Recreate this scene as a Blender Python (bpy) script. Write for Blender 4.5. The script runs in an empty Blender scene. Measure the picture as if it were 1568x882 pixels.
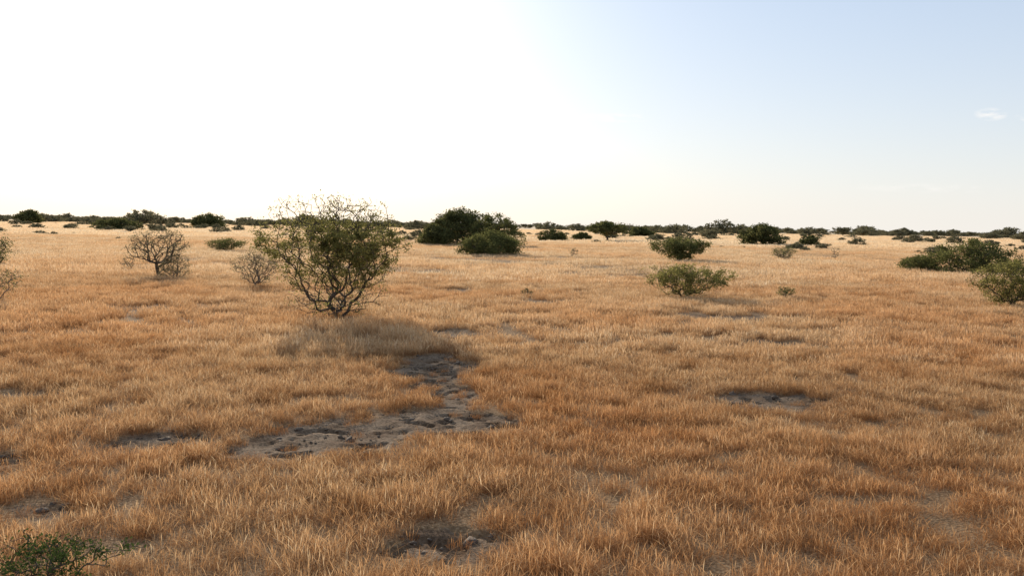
import bpy, math, numpy as np
from mathutils import Matrix, Vector

R = np.random.default_rng(11)
scene = bpy.context.scene
scene.view_settings.view_transform = 'Standard'
scene.view_settings.look = 'None'
scene.view_settings.exposure = 0

# ------------------------------------------------------------------ noise
TAB = np.random.default_rng(5).random((256, 256))
def vnoise(x, y):
    xi = np.floor(x).astype(int); yi = np.floor(y).astype(int)
    fx = x - xi; fy = y - yi
    fx = fx*fx*(3-2*fx); fy = fy*fy*(3-2*fy)
    a = TAB[xi & 255, yi & 255]; b = TAB[(xi+1) & 255, yi & 255]
    c = TAB[xi & 255, (yi+1) & 255]; d = TAB[(xi+1) & 255, (yi+1) & 255]
    return (a*(1-fx)+b*fx)*(1-fy) + (c*(1-fx)+d*fx)*fy
def fbm(x, y, o=4):
    s = 0; a = .5; t = 0
    for i in range(o):
        s = s + a*vnoise(x*2**i+17.3*i, y*2**i+9.1*i); t += a; a *= .5
    return s/t
def sstep(a, b, v):
    t = np.clip((v-a)/(b-a), 0, 1); return t*t*(3-2*t)

# ------------------------------------------------------------------ bare soil pans (metres: x, y, rx, ry, strength)
PANS = [(-3.1,11.8,.8,.65,1),(-2.4,12.5,1.2,1.0,1),(-1.3,13.3,1.15,.9,1),(-.5,13.5,.65,.5,1),
        (-1.0,15.4,.40,1.5,1),(-1.6,18.6,.75,2.1,.97),(-4.9,11.8,.55,.6,.9),(4.5,15.5,.95,.85,.86),  # narrow strip: bare soil that also darkens and extends the thorn bush's shadow
        (-.55,8.25,.5,.42,.85),(-4.7,8.9,.35,.25,.7),(-8.2,14.9,.5,.4,.7),(-12.7,30,1.0,1.1,.72),
        (7.0,23.6,.6,.9,.82),(-2.7,40,1.1,1.6,.7),(7.6,30.2,1.8,1.3,.8),(1.2,35,.9,1.1,.7),(-6.3,10.6,.35,.35,.8),
        (15.6,28.2,.8,.9,.65),(-1.6,24.5,.8,1.5,.7),(10.5,50,2.0,2.0,.6)]
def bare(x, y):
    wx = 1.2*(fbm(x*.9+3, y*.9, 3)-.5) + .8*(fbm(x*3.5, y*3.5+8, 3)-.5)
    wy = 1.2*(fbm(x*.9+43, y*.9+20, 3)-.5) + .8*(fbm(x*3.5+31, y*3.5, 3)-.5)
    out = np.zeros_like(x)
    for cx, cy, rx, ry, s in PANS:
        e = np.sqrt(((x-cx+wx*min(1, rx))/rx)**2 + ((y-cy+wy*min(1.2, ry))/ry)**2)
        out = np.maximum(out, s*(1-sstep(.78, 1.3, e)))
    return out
def ground_z(x, y, b=None):
    if b is None: b = bare(x, y)
    z = .05*(fbm(x*.35, y*.35, 3)-.5)
    return z - .03*b

# ------------------------------------------------------------------ mesh helper
def make_mesh(name, V, F, mats, rnd=None, midx=None, smooth=False, attr='rnd'):
    me = bpy.data.meshes.new(name)
    V = np.asarray(V, dtype=np.float32); F = np.asarray(F, dtype=np.int32)
    me.vertices.add(len(V)); me.vertices.foreach_set('co', V.ravel())
    me.loops.add(F.size); me.loops.foreach_set('vertex_index', F.ravel())
    me.polygons.add(len(F))
    me.polygons.foreach_set('loop_start', np.arange(0, F.size, 4, dtype=np.int32))
    for m in mats: me.materials.append(m)
    if midx is not None: me.polygons.foreach_set('material_index', np.asarray(midx, dtype=np.int32))
    me.update(calc_edges=True)
    if smooth: me.polygons.foreach_set('use_smooth', np.ones(len(F), dtype=bool))
    if rnd is not None:
        a = me.attributes.new(attr, 'FLOAT', 'POINT'); a.data.foreach_set('value', np.asarray(rnd, dtype=np.float32))
    me.validate()
    return me
def add_obj(name, me, loc=(0, 0, 0), rz=0):
    o = bpy.data.objects.new(name, me); o.location = loc; o.rotation_euler[2] = rz
    scene.collection.objects.link(o); return o

# ------------------------------------------------------------------ materials
def new_mat(name):
    m = bpy.data.materials.new(name); m.use_nodes = True
    nt = m.node_tree; nt.nodes.clear()
    return m, nt, nt.nodes, nt.links
def ramp(N, stops):
    r = N.new('ShaderNodeValToRGB'); e = r.color_ramp.elements
    while len(e) > 1: e.remove(e[-1])
    e[0].position = stops[0][0]; e[0].color = (*stops[0][1], 1)
    for p, c in stops[1:]:
        q = e.new(p); q.color = (*c, 1)
    return r
def noise(N, L, vec, scale, detail=3):
    n = N.new('ShaderNodeTexNoise'); n.inputs['Scale'].default_value = scale
    n.inputs['Detail'].default_value = detail; L.new(vec, n.inputs['Vector']); return n
def mixc(N, L, fac, a, b, mode='MIX'):
    m = N.new('ShaderNodeMix'); m.data_type = 'RGBA'; m.blend_type = mode
    for s, v in ((0, fac), (6, a), (7, b)):
        if hasattr(v, 'links') or isinstance(v, bpy.types.NodeSocket): L.new(v, m.inputs[s])
        elif s == 0: m.inputs[0].default_value = v
        else: m.inputs[s].default_value = (*v, 1)
    return m.outputs[2]
def maprange(N, L, v, a, b, c=0, d=1):
    m = N.new('ShaderNodeMapRange'); L.new(v, m.inputs[0])
    for i, k in zip((1, 2, 3, 4), (a, b, c, d)): m.inputs[i].default_value = k
    return m.outputs[0]

def leafy(name, stops, transl, var=None, zdark=None):
    m, nt, N, L = new_mat(name)
    at = N.new('ShaderNodeAttribute'); at.attribute_name = 'rnd'
    rp = ramp(N, stops); L.new(at.outputs['Fac'], rp.inputs[0]); col = rp.outputs[0]
    geo = N.new('ShaderNodeNewGeometry')
    if var:
        for sc, c, lo, hi, mx in var:
            n = noise(N, L, geo.outputs['Position'], sc, 2)
            f = maprange(N, L, n.outputs[0], lo, hi, 0, mx)
            col = mixc(N, L, f, col, c, 'MULTIPLY')
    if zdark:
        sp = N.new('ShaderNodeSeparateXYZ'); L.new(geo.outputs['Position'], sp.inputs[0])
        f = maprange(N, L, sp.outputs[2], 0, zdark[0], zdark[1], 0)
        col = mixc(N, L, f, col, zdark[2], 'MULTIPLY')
    d = N.new('ShaderNodeBsdfDiffuse'); t = N.new('ShaderNodeBsdfTranslucent')
    L.new(col, d.inputs[0]); L.new(col, t.inputs[0])
    mx = N.new('ShaderNodeMixShader'); mx.inputs[0].default_value = transl
    L.new(d.outputs[0], mx.inputs[1]); L.new(t.outputs[0], mx.inputs[2])
    o = N.new('ShaderNodeOutputMaterial'); L.new(mx.outputs[0], o.inputs[0])
    return m

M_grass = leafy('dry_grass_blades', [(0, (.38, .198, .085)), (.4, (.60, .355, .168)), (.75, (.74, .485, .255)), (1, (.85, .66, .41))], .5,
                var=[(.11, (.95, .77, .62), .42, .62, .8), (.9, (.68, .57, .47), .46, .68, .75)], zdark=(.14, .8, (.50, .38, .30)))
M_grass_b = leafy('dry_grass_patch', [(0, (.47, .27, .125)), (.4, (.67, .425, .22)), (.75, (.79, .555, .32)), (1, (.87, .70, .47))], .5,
                var=[(.10, (.96, .79, .65), .42, .62, .8), (.7, (.69, .59, .50), .47, .68, .8)], zdark=(.14, .7, (.54, .43, .35)))  # a step paler than near grass: painted brightening towards the far field
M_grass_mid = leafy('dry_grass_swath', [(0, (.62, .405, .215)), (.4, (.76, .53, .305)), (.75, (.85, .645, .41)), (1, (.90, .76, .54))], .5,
                var=[(.06, (.98, .83, .70), .42, .62, .75), (.5, (.74, .64, .54), .48, .66, .8)], zdark=(.14, .55, (.61, .51, .43)))  # paler again: brightening of distant backlit grass put into the blade colour
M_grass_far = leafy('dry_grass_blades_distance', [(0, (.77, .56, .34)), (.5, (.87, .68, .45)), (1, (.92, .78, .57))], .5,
                var=[(.035, (1.0, .87, .73), .42, .62, .7), (.25, (.80, .70, .60), .50, .68, .7)])  # palest palette: glow of far grass seen against the sun, painted in
M_leaf = leafy('acacia_leaves', [(0, (.075, .080, .028)), (.5, (.145, .145, .050)), (.9, (.225, .21, .075)), (1, (.30, .24, .10))], .48)
M_leaf_main = leafy('thorn_bush_leaves', [(0, (.10, .092, .030)), (.5, (.215, .195, .062)), (.85, (.32, .285, .095)), (1, (.43, .34, .15))], .53)
M_leaf_green = leafy('shrub_leaves', [(0, (.035, .055, .016)), (.6, (.07, .10, .028)), (1, (.12, .14, .045))], .4)
M_leaf_dark = leafy('dense_acacia_leaves', [(0, (.068, .072, .027)), (.6, (.122, .122, .046)), (1, (.21, .19, .07))], .46)
M_leaf_dry = leafy('dry_twig_leaves', [(0, (.12, .10, .05)), (.5, (.22, .185, .09)), (1, (.38, .29, .17))], .45)
M_leaf_dist = leafy('distant_leaves', [(0, (.12, .115, .068)), (.6, (.18, .165, .095)), (1, (.25, .22, .13))], .46)  # lightened and greyed leaf colours: distance haze painted into the foliage

def bark_mat(name, c1, c2):
    m, nt, N, L = new_mat(name)
    tc = N.new('ShaderNodeTexCoord'); n = noise(N, L, tc.outputs['Object'], 14, 5)
    rp = ramp(N, [(.3, c1), (.7, c2)]); L.new(n.outputs[0], rp.inputs[0])
    b = N.new('ShaderNodeBsdfPrincipled'); b.inputs['Roughness'].default_value = .9
    L.new(rp.outputs[0], b.inputs['Base Color'])
    bp = N.new('ShaderNodeBump'); bp.inputs['Strength'].default_value = .6; L.new(n.outputs[0], bp.inputs['Height']); L.new(bp.outputs[0], b.inputs['Normal'])
    o = N.new('ShaderNodeOutputMaterial'); L.new(b.outputs[0], o.inputs[0]); return m
M_bark = bark_mat('thorn_bark', (.045, .032, .022), (.13, .095, .065))
M_bark_grey = bark_mat('dry_twig_bark', (.10, .07, .05), (.24, .18, .13))

# ground
def ground_mat():
    m, nt, N, L = new_mat('savanna_soil')
    geo = N.new('ShaderNodeNewGeometry'); P = geo.outputs['Position']
    at = N.new('ShaderNodeAttribute'); at.attribute_name = 'bare'
    n1 = noise(N, L, P, 1.6, 6); n2 = noise(N, L, P, 28, 6); n3 = noise(N, L, P, .05, 4)
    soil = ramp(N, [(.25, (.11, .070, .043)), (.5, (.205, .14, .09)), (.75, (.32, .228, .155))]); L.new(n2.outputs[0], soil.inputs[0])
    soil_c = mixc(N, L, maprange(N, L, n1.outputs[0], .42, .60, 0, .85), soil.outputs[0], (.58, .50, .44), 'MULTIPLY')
    litter = ramp(N, [(.3, (.14, .078, .038)), (.55, (.29, .175, .09)), (.75, (.48, .32, .18))]); L.new(n2.outputs[0], litter.inputs[0])
    # continuous straw mat farther out on the plain, coloured brighter to stand in for backlit blades
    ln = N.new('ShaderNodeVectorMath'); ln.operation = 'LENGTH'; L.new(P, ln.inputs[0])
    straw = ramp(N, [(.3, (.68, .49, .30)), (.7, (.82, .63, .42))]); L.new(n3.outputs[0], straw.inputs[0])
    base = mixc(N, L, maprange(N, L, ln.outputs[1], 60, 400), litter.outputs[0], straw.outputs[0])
    n4 = noise(N, L, P, 7, 5)
    edge = N.new('ShaderNodeMath'); edge.operation = 'ADD'; L.new(at.outputs['Fac'], edge.inputs[0])
    L.new(maprange(N, L, n4.outputs[0], .3, .7, -.35, .35), edge.inputs[1])
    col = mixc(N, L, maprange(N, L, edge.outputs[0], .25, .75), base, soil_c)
    b = N.new('ShaderNodeBsdfPrincipled'); b.inputs['Roughness'].default_value = .95
    b.inputs['Specular IOR Level'].default_value = .05
    L.new(col, b.inputs['Base Color'])
    bp = N.new('ShaderNodeBump'); bp.inputs['Strength'].default_value = .8; bp.inputs['Distance'].default_value = .03
    L.new(n2.outputs[0], bp.inputs['Height']); L.new(bp.outputs[0], b.inputs['Normal'])
    o = N.new('ShaderNodeOutputMaterial'); L.new(b.outputs[0], o.inputs[0]); return m
M_ground = ground_mat()

def axis(lo, hi, step, far):
    a = list(np.arange(lo, hi, step)); s = step; v = hi
    up = []
    while v < far: up.append(v); s *= 1.25; v += s
    s = step; v = lo - step; dn = []
    while v > -far: dn.append(v); s *= 1.25; v -= s
    return np.array(sorted(dn)+a+up+[far, -far]).astype(float)
gx = np.unique(axis(-9, 9, .045, 9000)); gy = np.unique(axis(6.5, 24, .05, 9000))
X, Y = np.meshgrid(gx, gy); xf = X.ravel(); yf = Y.ravel()
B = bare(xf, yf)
Z = ground_z(xf, yf, B)
inner = (np.abs(xf) < 10) & (yf > 5) & (yf < 26)
pits = fbm(xf*4, yf*4, 3)
Z = Z + np.where(inner, B*(.08*(fbm(xf*2.2, yf*2.2, 3)-.5) + .05*(fbm(xf*8, yf*8, 3)-.5) - .08*sstep(.56, .67, pits)), 0)
Z[(np.abs(xf) > 400) | (np.abs(yf) > 400)] = 0
nx = len(gx); ny = len(gy)
i = (np.arange(ny-1)[:, None]*nx + np.arange(nx-1)[None, :]).ravel()
F = np.stack([i, i+1, i+1+nx, i+nx], 1)
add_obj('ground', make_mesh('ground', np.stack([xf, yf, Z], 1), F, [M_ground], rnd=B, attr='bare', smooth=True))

# ------------------------------------------------------------------ grass blades
def blades(rng, n, rad, hr, w, lean, seedf, square=False):
    if square: bx = rng.uniform(-rad, rad, n); by = rng.uniform(-rad, rad, n)
    else:
        a = rng.uniform(0, 6.283, n); r = rad*np.sqrt(rng.random(n)); bx = r*np.cos(a); by = r*np.sin(a)
    h = rng.uniform(hr[0], hr[1], n); l = np.abs(rng.normal(0, lean, n)); ph = rng.uniform(0, 6.283, n)
    th = rng.uniform(0, 6.283, n)
    ts = np.array([0, .45, .78, 1.0])
    leafp = np.array([1, .85, .5, .05]); seedp = np.array([.45, .4, 1.5, .15])
    isseed = rng.random(n) < seedf
    prof = np.where(isseed[:, None], seedp, leafp)*w
    h = h*np.where(isseed, 1.2, .8)
    px = bx[:, None] + (np.cos(ph)*l*h)[:, None]*ts**1.8
    py = by[:, None] + (np.sin(ph)*l*h)[:, None]*ts**1.8
    pz = h[:, None]*(ts - .22*np.minimum(l, 1.2)[:, None]*ts**2) - .01
    sx = (np.cos(th))[:, None]*prof/2; sy = (np.sin(th))[:, None]*prof/2
    V = np.zeros((n, 4, 2, 3))
    V[:, :, 0] = np.stack([px-sx, py-sy, pz], 2); V[:, :, 1] = np.stack([px+sx, py+sy, pz], 2)
    b = (np.arange(n)*8)[:, None] + np.arange(3)[None, :]*2
    F = np.stack([b, b+1, b+3, b+2], 2).reshape(-1, 4)
    c = np.clip(rng.normal(.45, .22, n) + np.where(isseed, .15, 0), 0, 1)
    return V.reshape(-1, 3), F, np.repeat(c, 8)

def source_collection(name, meshes):
    c = bpy.data.collections.new(name)
    for k, me in enumerate(meshes):
        c.objects.link(bpy.data.objects.new('%s_part_%02d' % (name, k), me))
    return c
def instancer(name, pts, scl, rot, idx, coll):
    me = bpy.data.meshes.new(name); n = len(pts)
    me.vertices.add(n); me.vertices.foreach_set('co', np.asarray(pts, dtype=np.float32).ravel())
    scl = np.asarray(scl, dtype=np.float32)
    a = me.attributes.new('scl', 'FLOAT_VECTOR', 'POINT'); a.data.foreach_set('vector', scl.ravel())
    a = me.attributes.new('rot', 'FLOAT_VECTOR', 'POINT'); a.data.foreach_set('vector', np.asarray(rot, dtype=np.float32).ravel())
    a = me.attributes.new('idx', 'INT', 'POINT'); a.data.foreach_set('value', np.asarray(idx, dtype=np.int32))
    o = add_obj(name, me)
    ng = bpy.data.node_groups.new(name+'_scatter', 'GeometryNodeTree')
    ng.interface.new_socket('Geometry', in_out='INPUT', socket_type='NodeSocketGeometry')
    ng.interface.new_socket('Geometry', in_out='OUTPUT', socket_type='NodeSocketGeometry')
    N = ng.nodes; L = ng.links
    gi = N.new('NodeGroupInput'); go = N.new('NodeGroupOutput')
    ci = N.new('GeometryNodeCollectionInfo'); ci.inputs['Collection'].default_value = coll
    ci.inputs['Separate Children'].default_value = True; ci.inputs['Reset Children'].default_value = True
    io = N.new('GeometryNodeInstanceOnPoints'); io.inputs['Pick Instance'].default_value = True
    def na(nm, ty):
        q = N.new('GeometryNodeInputNamedAttribute'); q.data_type = ty; q.inputs['Name'].default_value = nm
        return q.outputs['Attribute']
    er = N.new('FunctionNodeEulerToRotation')
    L.new(na('rot', 'FLOAT_VECTOR'), er.inputs[0]); L.new(er.outputs[0], io.inputs['Rotation'])
    L.new(na('scl', 'FLOAT_VECTOR'), io.inputs['Scale']); L.new(na('idx', 'INT'), io.inputs['Instance Index'])
    L.new(gi.outputs[0], io.inputs['Points']); L.new(ci.outputs[0], io.inputs['Instance']); L.new(io.outputs[0], go.inputs[0])
    md = o.modifiers.new('scatter', 'NODES'); md.node_group = ng
    return o
def wedge(rng, n, y0, y1, slope=.78, pad=3.0):
    u = rng.random(n*2); y = np.sqrt(y0*y0 + u*(y1*y1-y0*y0))
    x = rng.uniform(-1, 1, n*2)*(slope*y+pad)
    return x[:n], y[:n]

def sward(name, n, y0, y1, coll, ncoll, pmin):
    x, y = wedge(R, n, y0, y1, .72, 3)
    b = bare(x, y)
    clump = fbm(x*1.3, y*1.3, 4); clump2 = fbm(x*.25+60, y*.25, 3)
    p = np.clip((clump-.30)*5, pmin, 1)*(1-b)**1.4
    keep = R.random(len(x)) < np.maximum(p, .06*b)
    x, y, b, clump, clump2 = x[keep], y[keep], b[keep], clump[keep], clump2[keep]
    edge = np.exp(-(((x+4.6)/2.4)**2+((y-24)/4)**2))
    near_b = np.maximum(b, bare(x, y+.45))
    s = R.uniform(.8, 1.15, len(x))*(.42+.65*clump+.40*clump2)*(1-.5*near_b)*(1+.35*edge)
    sh = R.uniform(.85, 1.15, len(x))*(1-.45*b)
    rot = np.stack([R.normal(0, .08, len(x)), R.normal(0, .08, len(x)), R.uniform(0, 6.28, len(x))], 1)
    instancer(name, np.stack([x, y, ground_z(x, y, b)], 1), np.stack([sh, sh, s], 1), rot, R.integers(0, ncoll, len(x)), coll)
tufts = []
for k in range(12):
    V, F, c = blades(R, 145, .20, (.06, .215), .0037, .7, .4)
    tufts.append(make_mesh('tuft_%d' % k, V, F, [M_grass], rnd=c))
C1 = source_collection('grass_tuft_models', tufts)
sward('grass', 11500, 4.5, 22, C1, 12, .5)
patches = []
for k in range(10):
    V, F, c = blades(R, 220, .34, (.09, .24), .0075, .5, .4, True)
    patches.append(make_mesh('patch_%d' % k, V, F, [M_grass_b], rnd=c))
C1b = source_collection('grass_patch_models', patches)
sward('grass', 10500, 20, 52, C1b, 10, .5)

mids = []
for k in range(8):
    V, F, c = blades(R, 170, .75, (.12, .28), .015, .35, .4, True)
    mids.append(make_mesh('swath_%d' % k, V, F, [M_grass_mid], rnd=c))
C2 = source_collection('grass_swath_models', mids)
x, y = wedge(R, 22000, 46, 165, .72, 3)
b = bare(x, y); cl = fbm(x*.12+9, y*.12, 4)
keep = R.random(len(x)) < np.clip((cl-.25)*5, .3, 1)*(1-b)
x, y, b, cl = x[keep], y[keep], b[keep], cl[keep]
s = R.uniform(.7, 1.2, len(x)); sz = s*(.5+cl)
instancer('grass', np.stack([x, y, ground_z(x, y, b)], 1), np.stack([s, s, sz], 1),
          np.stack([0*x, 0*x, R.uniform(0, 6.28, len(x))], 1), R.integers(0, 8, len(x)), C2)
fars = []
for k in range(6):
    V, F, c = blades(R, 420, 3.2, (.18, .40), .07, .3, .2, True)
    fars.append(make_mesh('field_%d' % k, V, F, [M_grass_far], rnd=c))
C3 = source_collection('grass_field_models', fars)
x, y = wedge(R, 16000, 150, 800, .72, 3)
keep = R.random(len(x)) < np.clip((fbm(x*.03, y*.03, 4)-.2)*5, .4, 1)
x, y = x[keep], y[keep]; s = R.uniform(.8, 1.2, len(x))
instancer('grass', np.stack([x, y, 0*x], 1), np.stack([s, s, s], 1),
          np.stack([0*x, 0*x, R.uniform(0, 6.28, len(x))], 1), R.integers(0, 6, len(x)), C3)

# ------------------------------------------------------------------ trees
def skeleton(rng, targets, bases, step, alpha, sag=0.0):
    n0 = len(bases); cap = n0 + len(targets)*14 + 50
    P = np.zeros((cap, 3)); par = -np.ones(cap, int); pl = np.zeros(cap); D = np.zeros((cap, 3)); D[:, 2] = 1
    P[:n0] = bases; n = n0
    order = np.argsort(np.linalg.norm(targets*np.array([1, 1, .8]), axis=1) + rng.normal(0, .04*np.abs(targets).max(), len(targets)))
    for t in targets[order]:
        d = np.linalg.norm(P[:n]-t, axis=1)
        cost = d + alpha*pl[:n] + .8*np.maximum(0, P[:n, 2]-t[2]-.1*d)
        j = int(np.argmin(cost)); dj = d[j]
        if dj < step*.4: continue
        k = int(min(12, max(1, math.ceil(dj/step))))
        ctrl = P[j] + D[j]*dj*.45 + rng.normal(0, .10*dj, 3)
        prev = j
        for q in range(1, k+1):
            u = q/k
            pt = (1-u)**2*P[j] + 2*u*(1-u)*ctrl + u*u*t + (rng.normal(0, .05*step, 3) if q < k else 0)
            if n >= cap: break
            P[n] = pt; par[n] = prev; v = pt-P[prev]; ln = np.linalg.norm(v)+1e-9
            D[n] = v/ln; pl[n] = pl[prev]+ln; prev = n; n += 1
    return P[:n], par[:n], D[:n]

def tubes(P, par, rad, sides):
    idx = np.where(par >= 0)[0]
    a = P[par[idx]]; b = P[idx]
    ra = np.minimum(rad[par[idx]], rad[idx]*1.35); rb = rad[idx]
    d = b-a; d /= np.linalg.norm(d, axis=1)[:, None]+1e-9
    ref = np.where(np.abs(d[:, 2:3]) > .9, np.array([[1., 0, 0]]), np.array([[0, 0, 1.]]))
    u = np.cross(d, ref); u /= np.linalg.norm(u, axis=1)[:, None]+1e-9; v = np.cross(d, u)
    an = np.arange(sides)*2*math.pi/sides
    ring = u[:, None]*np.cos(an)[None, :, None] + v[:, None]*np.sin(an)[None, :, None]
    V = np.stack([a[:, None]+ring*ra[:, None, None], b[:, None]+d[:, None]*rb[:, None, None]*.3+ring*rb[:, None, None]], 1)
    m = len(idx); base = np.arange(m)[:, None]*2*sides; s = np.arange(sides)[None, :]; s2 = (s+1) % sides
    F = np.stack([base+s, base+s2, base+sides+s2, base+sides+s], 2).reshape(-1, 4)
    return V.reshape(-1, 3), F

def leaves(rng, C, s):
    n = len(C)
    a = rng.normal(size=(n, 3)); a /= np.linalg.norm(a, axis=1)[:, None]
    b = rng.normal(size=(n, 3)); b -= (a*b).sum(1)[:, None]*a; b /= np.linalg.norm(b, axis=1)[:, None]
    sz = (s*rng.uniform(.6, 1.4, n))[:, None]
    V = np.stack([C-a*sz, C+b*sz*.5, C+a*sz, C-b*sz*.5], 1).reshape(-1, 3)
    return V, np.arange(4*n).reshape(n, 4)

PROF = {
 'dome': ([0, .3, .6, .85, 1], [.90, 1, .88, .55, .12], .04),
 'umbrella': ([.3, .5, .72, .9, 1], [.2, .75, 1, .8, .2], .38),
 'vase': ([.08, .3, .6, .8, 1], [.3, .6, .95, 1, .55], .12),
 'main': ([.05, .12, .25, .40, .62, .78, .90, 1], [.5, .75, .72, .82, 1, .90, .72, .65], .05),
 'flat': ([.15, .4, .7, 1], [.15, .6, 1, .75], .3),
}
def tree_mesh(name, h, w, kind, seed, nt=250, nl=6000, ls=.1, spread=None, leaf=M_leaf, bark=M_bark, stems=3, rt=.006, lw=None, alpha=.25, lump=.3, outer=.6, sides=4, clumpy=.6):
    rng = np.random.default_rng(seed)
    zz, rr, zmin = PROF[kind]
    T = []
    ph = rng.uniform(0, 6.28, 6)
    while len(T) < nt:
        z = rng.uniform(zmin, 1); r0 = np.interp(z, zz, rr)
        if rng.random() > (r0+.05): continue
        a = rng.uniform(0, 6.283)
        lf = 1 + lump*(.5*math.sin(2*a+ph[0]+2*z)+.35*math.sin(3*a+ph[1]-3*z)+.35*math.sin(5*a+ph[2]+6*z))
        zl = 1 - lump*.5*max(0, math.sin(2*a+ph[3])*.5+math.sin(3*a+ph[4])*.5)*z
        r = r0*lf*rng.random()**(outer*.8)
        T.append((r*w/2*math.cos(a), r*w/2*math.sin(a), z*zl*h))
    T = np.array(T)
    bases = rng.normal(0, .03*min(h, 3), (stems, 3)); bases[:, 2] = -.08
    P, par, D = skeleton(rng, T, bases, h*.075, alpha)
    n = len(P); acc = np.zeros(n); kids = np.zeros(n, int)
    e = 2.3
    for i in range(n-1, -1, -1):
        if acc[i] == 0: acc[i] = rt**e
        if par[i] >= 0: acc[par[i]] += acc[i]; kids[par[i]] += 1
    rad = acc**(1/e)
    V1, F1 = tubes(P, par, rad, sides)
    tips = np.where((kids == 0) | (rng.random(n) < .35) & (rad < rt*2.2))[0]
    wgt = rng.lognormal(0, clumpy, len(tips))
    if lw: wgt *= np.interp(P[tips, 2]/h, lw[0], lw[1])
    else: wgt *= np.clip(P[tips, 2]/h*3+.3, 0, 1)
    if nl > 0:
        wgt /= wgt.sum(); ch = tips[rng.choice(len(tips), nl, p=wgt)]
        sp = spread if spread else .045*w
        C = P[ch] + rng.normal(0, sp, (nl, 3))*np.array([1, 1, .7])
        C[:, 2] = np.abs(C[:, 2])
        V2, F2 = leaves(rng, C, ls)
        # colour is a property of each leaf spray: sprays vary, leaves vary a little inside them
        cl = rng.random(n)
        c2 = np.clip(cl[ch]*.6+rng.random(nl)*.4, 0, 1)
        V = np.concatenate([V1, V2]); F = np.concatenate([F1, F2+len(V1)])
        mi = np.concatenate([np.zeros(len(F1)), np.ones(len(F2))])
        c = np.concatenate([np.zeros(len(V1)), np.repeat(c2, 4)])
    else: V, F, mi, c = V1, F1, np.zeros(len(F1)), np.zeros(len(V1))
    return make_mesh(name, V, F, [bark, leaf], rnd=c, midx=mi)
def tree(name, x, y, **k):
    return add_obj(name, tree_mesh(name, **k), (x, y, float(ground_z(np.array([x]), np.array([y]))[0])))

# foreground thorn bush
tree('thorn_bush', -5.5, 27.8, h=3.85, w=4.0, kind='main', seed=5, nt=1900, nl=29000, ls=.033, spread=.085, leaf=M_leaf_main,
     stems=7, rt=.0054, lw=([0, .22, .34, .46, .66, .77, .86, 1], [.03, .10, .40, 1, 1, .45, .10, .04]), alpha=.22, lump=.42, sides=5, clumpy=.85)
# left leafless spreading tree
tree('leafless_thorn_tree', -18.3, 46, h=2.45, w=3.7, kind='flat', seed=8, nt=330, nl=3200, ls=.035, spread=.13, leaf=M_leaf_dry,
     bark=M_bark, stems=2, rt=.010, alpha=.35, outer=.5)
tree('dry_shrub', -17.2, 45.2, h=1.3, w=1.7, kind='dome', seed=9, nt=260, nl=2600, ls=.03, spread=.08, leaf=M_leaf_dry, bark=M_bark_grey, stems=5, rt=.006)
tree('dry_shrub', -11.5, 40, h=1.6, w=2.0, kind='vase', seed=10, nt=420, nl=3000, ls=.028, spread=.09, leaf=M_leaf_dry, bark=M_bark_grey, stems=6, rt=.006)
# left edge
tree('leafless_thorn_tree', -23.0, 38, h=2.4, w=3.4, kind='flat', seed=12, nt=260, nl=3500, ls=.035, spread=.12, leaf=M_leaf, stems=2, rt=.009)
tree('dry_shrub', -18.0, 30.5, h=1.3, w=1.8, kind='vase', seed=14, nt=220, nl=900, ls=.03, leaf=M_leaf, bark=M_bark_grey, stems=4, rt=.006)
# centre cluster
tree('dome_acacia_tree', -7.9, 134, h=5.4, w=10.6, kind='dome', seed=21, nt=330, nl=17000, ls=.15, spread=.38, leaf=M_leaf_dark, rt=.02, lump=.18)
tree('dome_acacia_tree', -2.4, 128, h=4.6, w=8.0, kind='dome', seed=22, nt=420, nl=8000, ls=.13, spread=.25, leaf=M_leaf, rt=.02, lump=.4)
tree('acacia_bush', -2.2, 88.6, h=2.35, w=6.8, kind='dome', seed=23, nt=330, nl=15000, ls=.09, spread=.24, leaf=M_leaf, rt=.014, lump=.25)
tree('acacia_bush', -11.3, 128, h=3.0, w=5, kind='dome', seed=24, nt=200, nl=6000, ls=.14, spread=.3, leaf=M_leaf_dark, rt=.014)
# right-hand bushes
tree('acacia_bush', 15.3, 81, h=2.1, w=4.6, kind='vase', seed=31, nt=300, nl=9000, ls=.08, spread=.19, leaf=M_leaf, rt=.010, lump=.4)
tree('spreading_thorn_bush', 7.45, 38, h=1.45, w=3.4, kind='vase', seed=32, nt=420, nl=10000, ls=.036, spread=.09, leaf=M_leaf_main, rt=.006, stems=6, lump=.35)
tree('dome_acacia_tree', 50.8, 181, h=4.2, w=8.8, kind='dome', seed=33, nt=260, nl=9000, ls=.2, spread=.36, leaf=M_leaf_dark, rt=.02)
tree('umbrella_acacia_tree', 20.8, 194, h=4.1, w=7.6, kind='umbrella', seed=34, nt=200, nl=5500, ls=.19, spread=.3, leaf=M_leaf, rt=.03)
tree('acacia_bush', 45, 313, h=3.4, w=9, kind='dome', seed=35, nt=150, nl=5000, ls=.28, leaf=M_leaf_dark, rt=.02)
tree('acacia_bush', 35.3, 68, h=2.45, w=6.2, kind='dome', seed=36, nt=420, nl=14000, ls=.075, spread=.2, leaf=M_leaf, rt=.010, lump=.4)
tree('acacia_bush', 32.6, 71, h=1.2, w=3.4, kind='dome', seed=37, nt=250, nl=5000, ls=.07, spread=.16, leaf=M_leaf, rt=.008, lump=.4)
tree('spreading_thorn_bush', 20.4, 36, h=1.9, w=3.3, kind='vase', seed=38, nt=480, nl=13000, ls=.038, spread=.10, leaf=M_leaf_main, rt=.006, stems=6, lump=.3)
tree('acacia_bush', 59, 177, h=2.2, w=4.2, kind='dome', seed=39, nt=120, nl=3500, ls=.16, leaf=M_leaf_dark, rt=.015)
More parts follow.
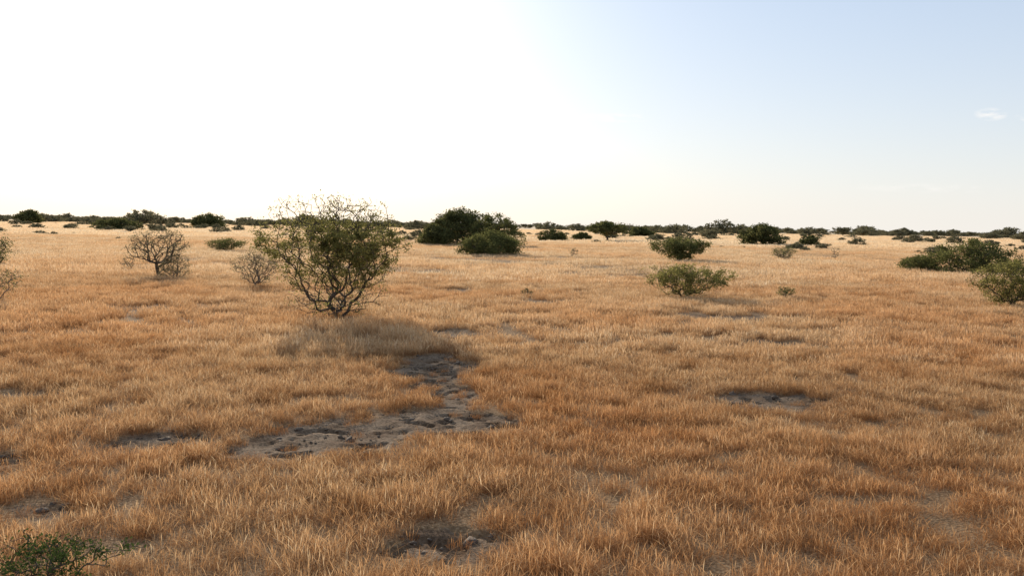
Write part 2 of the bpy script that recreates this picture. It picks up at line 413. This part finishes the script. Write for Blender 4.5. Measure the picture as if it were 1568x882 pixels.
tree('dry_shrub', 27.5, 90, h=1.3, w=3.0, kind='vase', seed=40, nt=220, nl=1500, ls=.05, leaf=M_leaf, bark=M_bark_grey, rt=.010, stems=4)
tree('dry_shrub', 11.9, 38.5, h=.55, w=.8, kind='vase', seed=41, nt=120, nl=900, ls=.025, leaf=M_leaf, bark=M_bark_grey, rt=.005, stems=4)
tree('acacia_bush', -28.6, 88, h=1.15, w=3.6, kind='vase', seed=42, nt=240, nl=3800, ls=.06, leaf=M_leaf, rt=.008, stems=4)
tree('dome_acacia_tree', -245, 450, h=6.6, w=13.5, kind='dome', seed=43, nt=180, nl=6000, ls=.4, leaf=M_leaf_dark, rt=.03)
tree('dome_acacia_tree', -107, 240, h=3.1, w=12, kind='dome', seed=44, nt=200, nl=6000, ls=.24, spread=.45, leaf=M_leaf_dark, rt=.03)
tree('dome_acacia_tree', -137, 400, h=5.6, w=16.5, kind='dome', seed=45, nt=180, nl=6500, ls=.38, leaf=M_leaf_dark, rt=.03)
tree('acacia_bush', 8.3, 185, h=2.3, w=6, kind='dome', seed=46, nt=140, nl=4000, ls=.17, leaf=M_leaf_dark, rt=.015)
tree('acacia_bush', 16, 205, h=1.7, w=5, kind='dome', seed=47, nt=120, nl=3000, ls=.17, leaf=M_leaf_dark, rt=.015)
# green shrub just in front, lower left
tree('green_shrub', -3.65, 6.85, h=.50, w=.85, kind='vase', seed=51, nt=220, nl=2600, ls=.014, spread=.03, leaf=M_leaf_green, rt=.0025, stems=6, lump=.8)
tree('dry_shrub', -22.5, 52, h=.9, w=1.1, kind='vase', seed=52, nt=90, nl=300, ls=.03, leaf=M_leaf_dry, bark=M_bark_grey, rt=.006, stems=3)
tree('dry_shrub', 33.5, 92, h=1.4, w=.9, kind='vase', seed=53, nt=60, nl=200, ls=.04, leaf=M_leaf_dry, bark=M_bark_grey, rt=.009, stems=3)
tree('dry_shrub', 6.0, 88, h=.9, w=1.0, kind='vase', seed=54, nt=60, nl=250, ls=.04, leaf=M_leaf_dry, bark=M_bark_grey, rt=.009, stems=3)
tree('dry_shrub', .64, 38, h=.32, w=.6, kind='dome', seed=55, nt=120, nl=500, ls=.02, leaf=M_leaf_dark, bark=M_bark, rt=.006, stems=4)

# ------------------------------------------------------------------ scattered shrubs and tree line on the plain
models = []
for k in range(7):
    kd = 'umbrella' if k == 6 else ('vase' if k in (3,) else 'dome')
    models.append(tree_mesh('plain_shrub_%d' % k, h=1, w=(1.7 if k == 6 else R.uniform(1.8, 2.8)), kind=kd, seed=70+k, nt=90, nl=2200, ls=.065, spread=.085, leaf=M_leaf_dist, rt=.008, lump=.4))
C4 = source_collection('plain_shrub_models', models)
n = 230
y = R.uniform(120, 480, n); x = R.uniform(-.75, .75, n)*y
clr = (np.abs(x/y+.03) > .07) | (y > 200); x, y = x[clr], y[clr]; n = len(x)
s = R.uniform(.6, 2.3, n)*np.where(R.random(n) < .2, 1.3, .9)*np.where(y < 200, .7, 1)
instancer('distant_shrubs', np.stack([x, y, 0*x], 1), np.stack([s, s, s*R.uniform(.7, 1.0, n)], 1), np.stack([0*x, 0*x, R.uniform(0, 6.28, n)], 1), R.integers(0, 6, n), C4)
n = 1100
y = R.uniform(500, 1500, n); x = R.uniform(-.8, .8, n)*y
keep = vnoise(x/y*22+40, y*.004) > .40; x, y = x[keep], y[keep]; n = len(x)
s = R.uniform(1.8, 4.6, n) + y/450*R.uniform(.1, 1, n) + np.where(R.random(n) < .09, 3.0, 0) + np.where(x/y > .1, 1.2, 0)*R.random(n)
instancer('distant_treeline', np.stack([x, y, 0*x], 1), np.stack([s*1.15, s*1.15, s], 1), np.stack([0*x, 0*x, R.uniform(0, 6.28, n)], 1), np.where(R.random(n) < .15, 6, R.integers(0, 6, n)), C4)

# ------------------------------------------------------------------ clods of dry mud on the bare soil
def clod(seed):
    rng = np.random.default_rng(seed); nu, nv = 8, 6
    V = []; F = []
    for j in range(nv):
        for i2 in range(nu):
            th = math.pi*(j+.15)/(nv-.7); ph = 2*math.pi*i2/nu
            r = 1+rng.normal(0, .16)
            V.append((r*math.sin(th)*math.cos(ph), r*math.sin(th)*math.sin(ph), .6*r*math.cos(th)))
    for j in range(nv-1):
        for i2 in range(nu):
            F.append((j*nu+i2, (j+1)*nu+i2, (j+1)*nu+(i2+1) % nu, j*nu+(i2+1) % nu))
    F.append((0, 2, 4, 6))
    return make_mesh('clod_%d' % seed, V, F, [M_clod])
M_clod = bark_mat('dry_mud', (.07, .046, .03), (.165, .115, .078))
C5 = source_collection('mud_clod_models', [clod(s) for s in range(5)])
x = R.uniform(-7, 7, 24000); y = R.uniform(7, 21, 24000); b = bare(x, y)
k = (b > .4) & (fbm(x*2.2+5, y*2.2, 3) > .47) & (R.random(len(x)) < .6)
x, y, b = x[k], y[k], b[k]
s = np.minimum(.010*R.lognormal(0, .8, len(x)), .065)
instancer('mud_clods', np.stack([x, y, ground_z(x, y, b)], 1), np.stack([s*1.3, s, s], 1),
          np.stack([R.normal(0, .3, len(x)), R.normal(0, .3, len(x)), R.uniform(0, 6.28, len(x))], 1), R.integers(0, 5, len(x)), C5)

# ------------------------------------------------------------------ light
AZ = math.radians(-20.0); EL = math.radians(17.5)
sd = Vector((math.sin(AZ)*math.cos(EL), math.cos(AZ)*math.cos(EL), math.sin(EL)))
su = bpy.data.lights.new('sun', 'SUN'); su.energy = 5.0; su.angle = math.radians(.5); su.color = (1, .88, .70)
so = bpy.data.objects.new('sun', su); so.rotation_euler = (-sd).to_track_quat('-Z', 'Y').to_euler(); so.location = sd*50
scene.collection.objects.link(so)
w = bpy.data.worlds.new('World'); scene.world = w; w.use_nodes = True
N = w.node_tree.nodes; L = w.node_tree.links; N.clear()
sky = N.new('ShaderNodeTexSky'); sky.sky_type = 'NISHITA'; sky.sun_disc = False
sky.sun_elevation = EL; sky.sun_rotation = AZ; sky.air_density = 1.0; sky.dust_density = 2.2; sky.ozone_density = 2.5; sky.altitude = 900
tc = N.new('ShaderNodeTexCoord'); sp = N.new('ShaderNodeSeparateXYZ'); L.new(tc.outputs['Generated'], sp.inputs[0])
def M(op, a, b=None):
    q = N.new('ShaderNodeMath'); q.operation = op
    for i2, v in enumerate((a, b)):
        if v is None: continue
        if isinstance(v, (int, float)): q.inputs[i2].default_value = v
        else: L.new(v, q.inputs[i2])
    return q.outputs[0]
# thin bright haze low over the plain, on top of the clear-sky model
hs = N.new('ShaderNodeHueSaturation'); hs.inputs['Saturation'].default_value = 1.05; L.new(sky.outputs[0], hs.inputs['Color'])
el = M('MAXIMUM', sp.outputs[2], 0.0)
hz = M('MULTIPLY', M('EXPONENT', M('MULTIPLY', el, -6.0)), .85)
base = mixc(N, L, .40, hs.outputs[0], (6.0, 7.5, 9.6))
base = mixc(N, L, hz, base, (8.0, 7.6, 7.0))
ys = M('MAXIMUM', sp.outputs[1], .05); u = M('DIVIDE', sp.outputs[0], ys); v = M('DIVIDE', sp.outputs[2], ys)
cb = N.new('ShaderNodeCombineXYZ'); L.new(M('MULTIPLY', u, 1.0), cb.inputs[0]); L.new(M('MULTIPLY', v, 3.2), cb.inputs[1])
nz = noise(N, L, cb.outputs[0], 42, 6)
tot = None
for cu, cv, ru, rv, st in ((.112, .122, .045, .006, .9), (.530, .133, .020, .008, 1.0), (.57, .130, .015, .005, .8), (.46, .05, .09, .006, .35)):
    g = M('ADD', M('POWER', M('ABSOLUTE', M('DIVIDE', M('SUBTRACT', u, cu), ru)), 2.0), M('POWER', M('ABSOLUTE', M('DIVIDE', M('SUBTRACT', v, cv), rv)), 2.0))
    e = M('MULTIPLY', M('MAXIMUM', M('SUBTRACT', 1.0, g), 0.0), st)
    tot = e if tot is None else M('ADD', tot, e)
cm = M('MULTIPLY', tot, maprange(N, L, nz.outputs[0], .42, .62))
cm = M('MULTIPLY', cm, .7)
skyc = mixc(N, L, cm, base, (9.0, 8.6, 8.2))
bg = N.new('ShaderNodeBackground'); bg.inputs[1].default_value = .12; L.new(skyc, bg.inputs[0])
wo = N.new('ShaderNodeOutputWorld'); L.new(bg.outputs[0], wo.inputs[0])

# ------------------------------------------------------------------ camera: standing height on a vehicle roof
cam = bpy.data.cameras.new('camera'); cam.sensor_width = 36; cam.lens = 31.18; cam.clip_end = 20000; cam.clip_start = .1
co = bpy.data.objects.new('camera', cam); scene.collection.objects.link(co)
co.matrix_world = Matrix.Translation((0, 0, 3.0)) @ Matrix.Rotation(math.radians(86.0), 4, 'X') @ Matrix.Rotation(math.radians(1.0), 4, 'Z')
scene.camera = co
